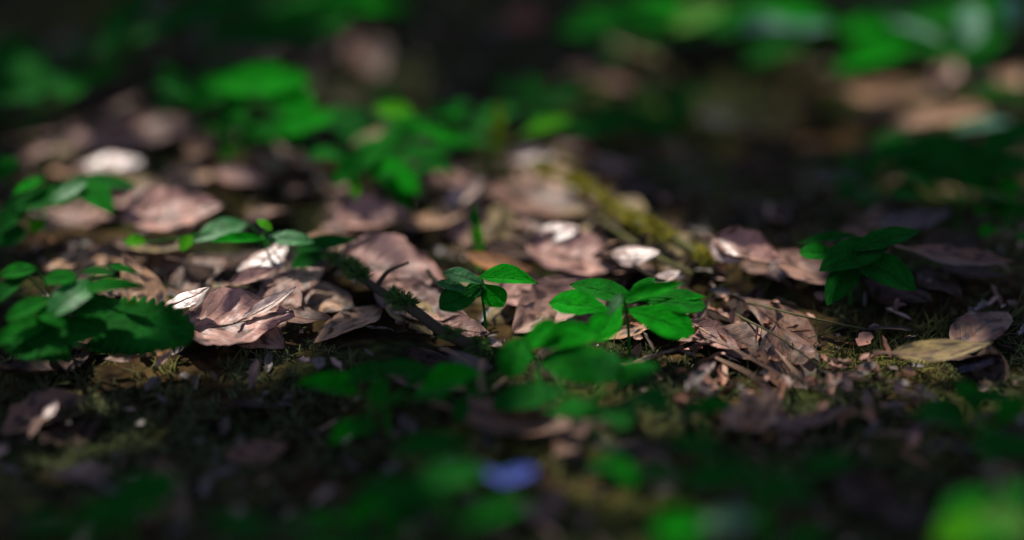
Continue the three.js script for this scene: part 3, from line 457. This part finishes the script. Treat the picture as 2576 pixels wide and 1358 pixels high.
// the many small herbs behind, at the right edge and along the near edge
{
  const kinds = [];
  for (let k = 0; k < 7; k++) {
    const t = new THREE.Group(), n = 5 + k % 3, mats = [['leaf', 'bright'], ['leaf', 'deep'], ['bright', 'deep'], ['leaf', 'gloss'], ['deep', 'leaf'], ['leaf', 'lime'], ['bright', 'leaf']][k], h = rr(0.012, 0.026);
    tube([V(0, -0.003, 0), V(0.001, h * 0.5, 0.001), V(0, h, 0)], 0.0008, 0.0006, M.stem, 'stem', t, 6, 5);
    for (let i = 0; i < n; i++) {
      const az = i * 2.4 + rr(-0.4, 0.4), L = rr(0.014, 0.026), pl = rr(0.004, 0.014), up = rr(-0.15, 0.5), q = new THREE.Quaternion().setFromEuler(new THREE.Euler(0, az, up, 'YZX'));
      const g = blade({ L, W: L * rr(0.42, 0.75), shape: pick(['elliptic', 'ovate', 'obovate', 'lance']), fold: rr(0.05, 0.3), curlL: rr(-1, -0.2), curlW: rr(-0.2, 0.4), wr: 0.05, corr: 0.0003, nv: 6, ragged: 0.4, teeth: k % 2 ? 0.12 : 0, nt: 7, seed: 300 + k * 7 + i, nW: 8 });
      const m = mesh('leaf', g, M[mats[i % 4 === 1 ? 1 : 0]], t); m.quaternion.copy(q); m.position.copy(V(pl + L / 2, 0, 0).applyQuaternion(q)).add(V(0, h, 0));
      const b = g.userData.mid[0].clone().applyQuaternion(q).add(m.position);
      tube([V(0, h, 0), V(0, h, 0).lerp(b, 0.5).add(V(0, 0.001, 0)), b], 0.0005, 0.0003, M.stem, 'leaf_stalk', t, 5, 5);
    }
    t.userData.n = n; kinds.push(t);
  }
  const spots = [[0, 120, 260, 290, 5], [300, 20, 820, 110, 5], [470, 190, 800, 350, 5], [850, 380, 1030, 480, 2], [980, 290, 1200, 380, 3], [1350, 250, 1700, 350, 5], [1480, 20, 2100, 130, 6], [2150, 20, 2570, 150, 5], [2180, 410, 2570, 520, 5], [2440, 500, 2570, 640, 1],
    [800, 1170, 1080, 1345, 2], [1740, 1290, 1960, 1350, 1], [890, 950, 1000, 1100, 1], [1330, 960, 1540, 1060, 1], [230, 1190, 470, 1320, 1], [2460, 980, 2570, 1130, 1]];
  const word = { 5: 'five', 6: 'six', 7: 'seven' }, taken = new Set(), near = marks.filter(m => m.label.split(' ').length <= 9);
  for (const [x0, y0, x1, y1, n] of spots) for (let k = 0; k < n; k++) {
    let kd, p, label, s;
    for (let tries = 0; tries < 300; tries++) {
      kd = pick(kinds); s = rr(0.75, 1.35); p = pt(rr(x0, x1), rr(y0, y1), 0.02); p.y = hgt(p.x, p.z);
      let best = near[0], bd = 9; for (const m of near) { const d = Math.hypot(m.p.x - p.x, m.p.z - p.z); if (d < bd) { bd = d; best = m; } }
      const dx = p.x - best.p.x, dz = (p.z - best.p.z) * 0.7, where = Math.abs(dx) > Math.abs(dz) ? (dx < 0 ? 'left of' : 'right of') : dz < 0 ? 'behind' : 'before';
      label = `${s < 0.95 ? 'little' : s < 1.15 ? 'medium' : 'bushy'} green herb, ${word[kd.userData.n]} leaves, ${where} ${best.label}`;
      if (!taken.has(label)) break;
    }
    taken.add(label);
    const t = kd.clone(); t.name = numbered('small_herb'); t.userData = { label, category: 'plant', group: 'small green herbs on the forest floor' };
    t.position.copy(p); t.rotation.set(0, rr(0, 6.283), 0); t.scale.setScalar(s); scene.add(t);
  }
}

// ---------------------------------------------------------------- stalks, twigs, petals, threads
{
  const P = (x, y, l) => pt(x, y, l);
  const one = (name, label, cat, pts, r0, r1, mat, part, group, extra) => { const o = P(...pts[0]), t = thing(name, label, cat, o, group); tube(pts.map(a => P(...a).sub(o)), r0, r1, M[mat], part, t, 30, 8); if (extra) extra(t, o); return t; };
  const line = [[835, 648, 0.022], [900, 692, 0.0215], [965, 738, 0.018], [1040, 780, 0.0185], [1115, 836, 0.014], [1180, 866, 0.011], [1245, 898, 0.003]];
  one('twig', 'thick dark twig slanting across the pleated leaves in the middle', 'twig', line, 0.0016, 0.0032, 'bark', 'twig_bark', null, (t, o) => {  // added twig, its dark colour imitates a dim green streak lying there
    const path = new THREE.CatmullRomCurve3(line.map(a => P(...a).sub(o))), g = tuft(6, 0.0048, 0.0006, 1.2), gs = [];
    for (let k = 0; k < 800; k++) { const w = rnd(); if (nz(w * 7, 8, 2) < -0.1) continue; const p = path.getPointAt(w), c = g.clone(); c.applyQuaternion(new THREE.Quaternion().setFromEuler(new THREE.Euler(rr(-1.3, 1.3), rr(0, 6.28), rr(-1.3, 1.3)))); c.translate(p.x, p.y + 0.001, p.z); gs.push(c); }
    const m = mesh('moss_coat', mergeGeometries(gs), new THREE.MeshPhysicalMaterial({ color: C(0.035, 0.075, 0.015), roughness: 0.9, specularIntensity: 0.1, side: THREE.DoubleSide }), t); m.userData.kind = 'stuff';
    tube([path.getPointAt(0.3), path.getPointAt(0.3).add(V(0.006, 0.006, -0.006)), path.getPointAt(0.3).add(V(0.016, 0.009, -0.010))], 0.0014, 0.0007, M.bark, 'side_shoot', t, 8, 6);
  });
  one('mossy_twig', 'yellowish moss covered twig slanting down to the right of the middle', 'twig', [[1340, 425, 0.02], [1450, 462, 0.022], [1560, 535, 0.019], [1670, 590, 0.019], [1790, 662, 0.010]], 0.0018, 0.0027, 'mossbark', 'twig_bark', null, (t, o) => {
    const path = new THREE.CatmullRomCurve3([[1340, 425, 0.02], [1450, 462, 0.022], [1560, 535, 0.019], [1670, 590, 0.019], [1790, 662, 0.010]].map(a => P(...a).sub(o))), g = tuft(5, 0.009, 0.0005, 0.8), gs = [];
    for (let k = 0; k < 560; k++) { const w = rnd(); if (nz(w * 9, 3, 1) < -0.22) continue; const p = path.getPointAt(w), c = g.clone(), q = new THREE.Quaternion().setFromEuler(new THREE.Euler(rr(-1.4, 1.4), rr(0, 6.28), rr(-1.4, 1.4))); c.applyQuaternion(q); c.scale(0.8, 0.8, 0.8); c.translate(p.x, p.y, p.z); gs.push(c); }
    const m = mesh('moss_coat', mergeGeometries(gs), new THREE.MeshPhysicalMaterial({ color: C(0.20, 0.175, 0.014), roughness: 0.9, specularIntensity: 0.1, side: THREE.DoubleSide }), t); m.userData.kind = 'stuff';
  });
  one('mossy_twig', 'thinner mossy twig lying parallel below the yellowish moss covered one', 'twig', [[1500, 545, 0.014], [1580, 600, 0.014], [1660, 650, 0.012], [1740, 690, 0.008]], 0.0010, 0.0016, 'mossbark', 'twig_bark');
  one('twig', 'short dark twig at right end of the largest pleated leaf', 'twig', [[1075, 680, 0.018], [1110, 725, 0.016], [1150, 745, 0.012]], 0.0012, 0.0009, 'bark', 'twig_bark');
  one('twig', 'thin dark twig beside the wrinkled leaf, pointing at the right clover seedling', 'twig', [[1560, 640, 0.018], [1630, 690, 0.016], [1700, 725, 0.012]], 0.0012, 0.0010, 'bark', 'twig_bark');
  one('twig', 'brown upright stub below the arched grey brown leaf', 'twig', [[1212, 985, 0.006], [1208, 950, 0.012], [1215, 905, 0.018]], 0.0022, 0.0016, 'stalk', 'twig_bark');
  one('twig', 'thin brown twig leaning beside the scalloped leaves at lower middle', 'twig', [[1240, 980, 0.008], [1270, 955, 0.012], [1310, 930, 0.016]], 0.0011, 0.0008, 'stalk', 'twig_bark');
  const strands = [[[1720, 800], [1850, 880], [1990, 960]], [[1850, 790], [1960, 850], [2060, 920]], [[1950, 880], [2030, 960], [2120, 1010]], [[1880, 760], [2040, 800], [2190, 830]], [[1800, 900], [1900, 950], [1960, 1000]], [[2040, 940], [2140, 1000], [2230, 1040]]];
  strands.forEach((s, i) => one('dry_grass_stem', ['dry grass stem starting at the tan leaf right of the larger seedling', 'olive grass stem crossing the middle of the moss on the right', 'dry grass stem over the crumbled litter at lower right', 'almost level grass stem highest on the right moss', 'short dry stem left in the crumbled litter', 'lowest dry grass stem at the right of crumbled litter'][i], 'grass stem', s.map(([x, y], k) => [x, y, [0.012, 0.018, 0.008][k]]), 0.0006, 0.0004, i % 2 ? 'mossbark' : 'stalk', 'stem', 'dry grass stems on the right'));
  const th = [[[2280, 1098], [2320, 1075], [2370, 1045]], [[2330, 1135], [2370, 1115], [2440, 1130]], [[1500, 1110], [1550, 1125], [1600, 1128]], [[2050, 445], [2100, 438], [2160, 442]], [[2410, 930], [2460, 920], [2500, 905]], [[1200, 1095], [1225, 1105], [1250, 1120]]];
  const tl = ['bright bluish silk thread at lower right, upper of two', 'bluish silk thread at lower right, lower of two', 'thin arched silk thread at lower middle', 'faint silk thread in the dark at the upper right', 'silk thread just below the long ochre leaf', 'short silk thread over the dusky mauve leaf'];
  th.forEach((s, i) => one('silk_thread', tl[i], 'thread', s.map(([x, y]) => [x, y, 0.026]), 0.00017, 0.00012, 'silk', 'thread', 'silk threads'));
  plant('violet_flower', 'blue violet petals lying low at the bottom middle', 'flower', null, [[1300, 1194, 110, 32, 20, 26, 0.034, 'petal', 'elliptic'], [1250, 1198, 80, 22, 165, 20, 0.033, 'petal', 'elliptic'], [1190, 1178, 110, 22, 174, 4, 0.034, 'palepetal', 'lance'], [1325, 1186, 50, 26, -20, 24, 0.034, 'petal', 'elliptic']], { hub: 0.028 });
}
renderer.render(scene, camera);
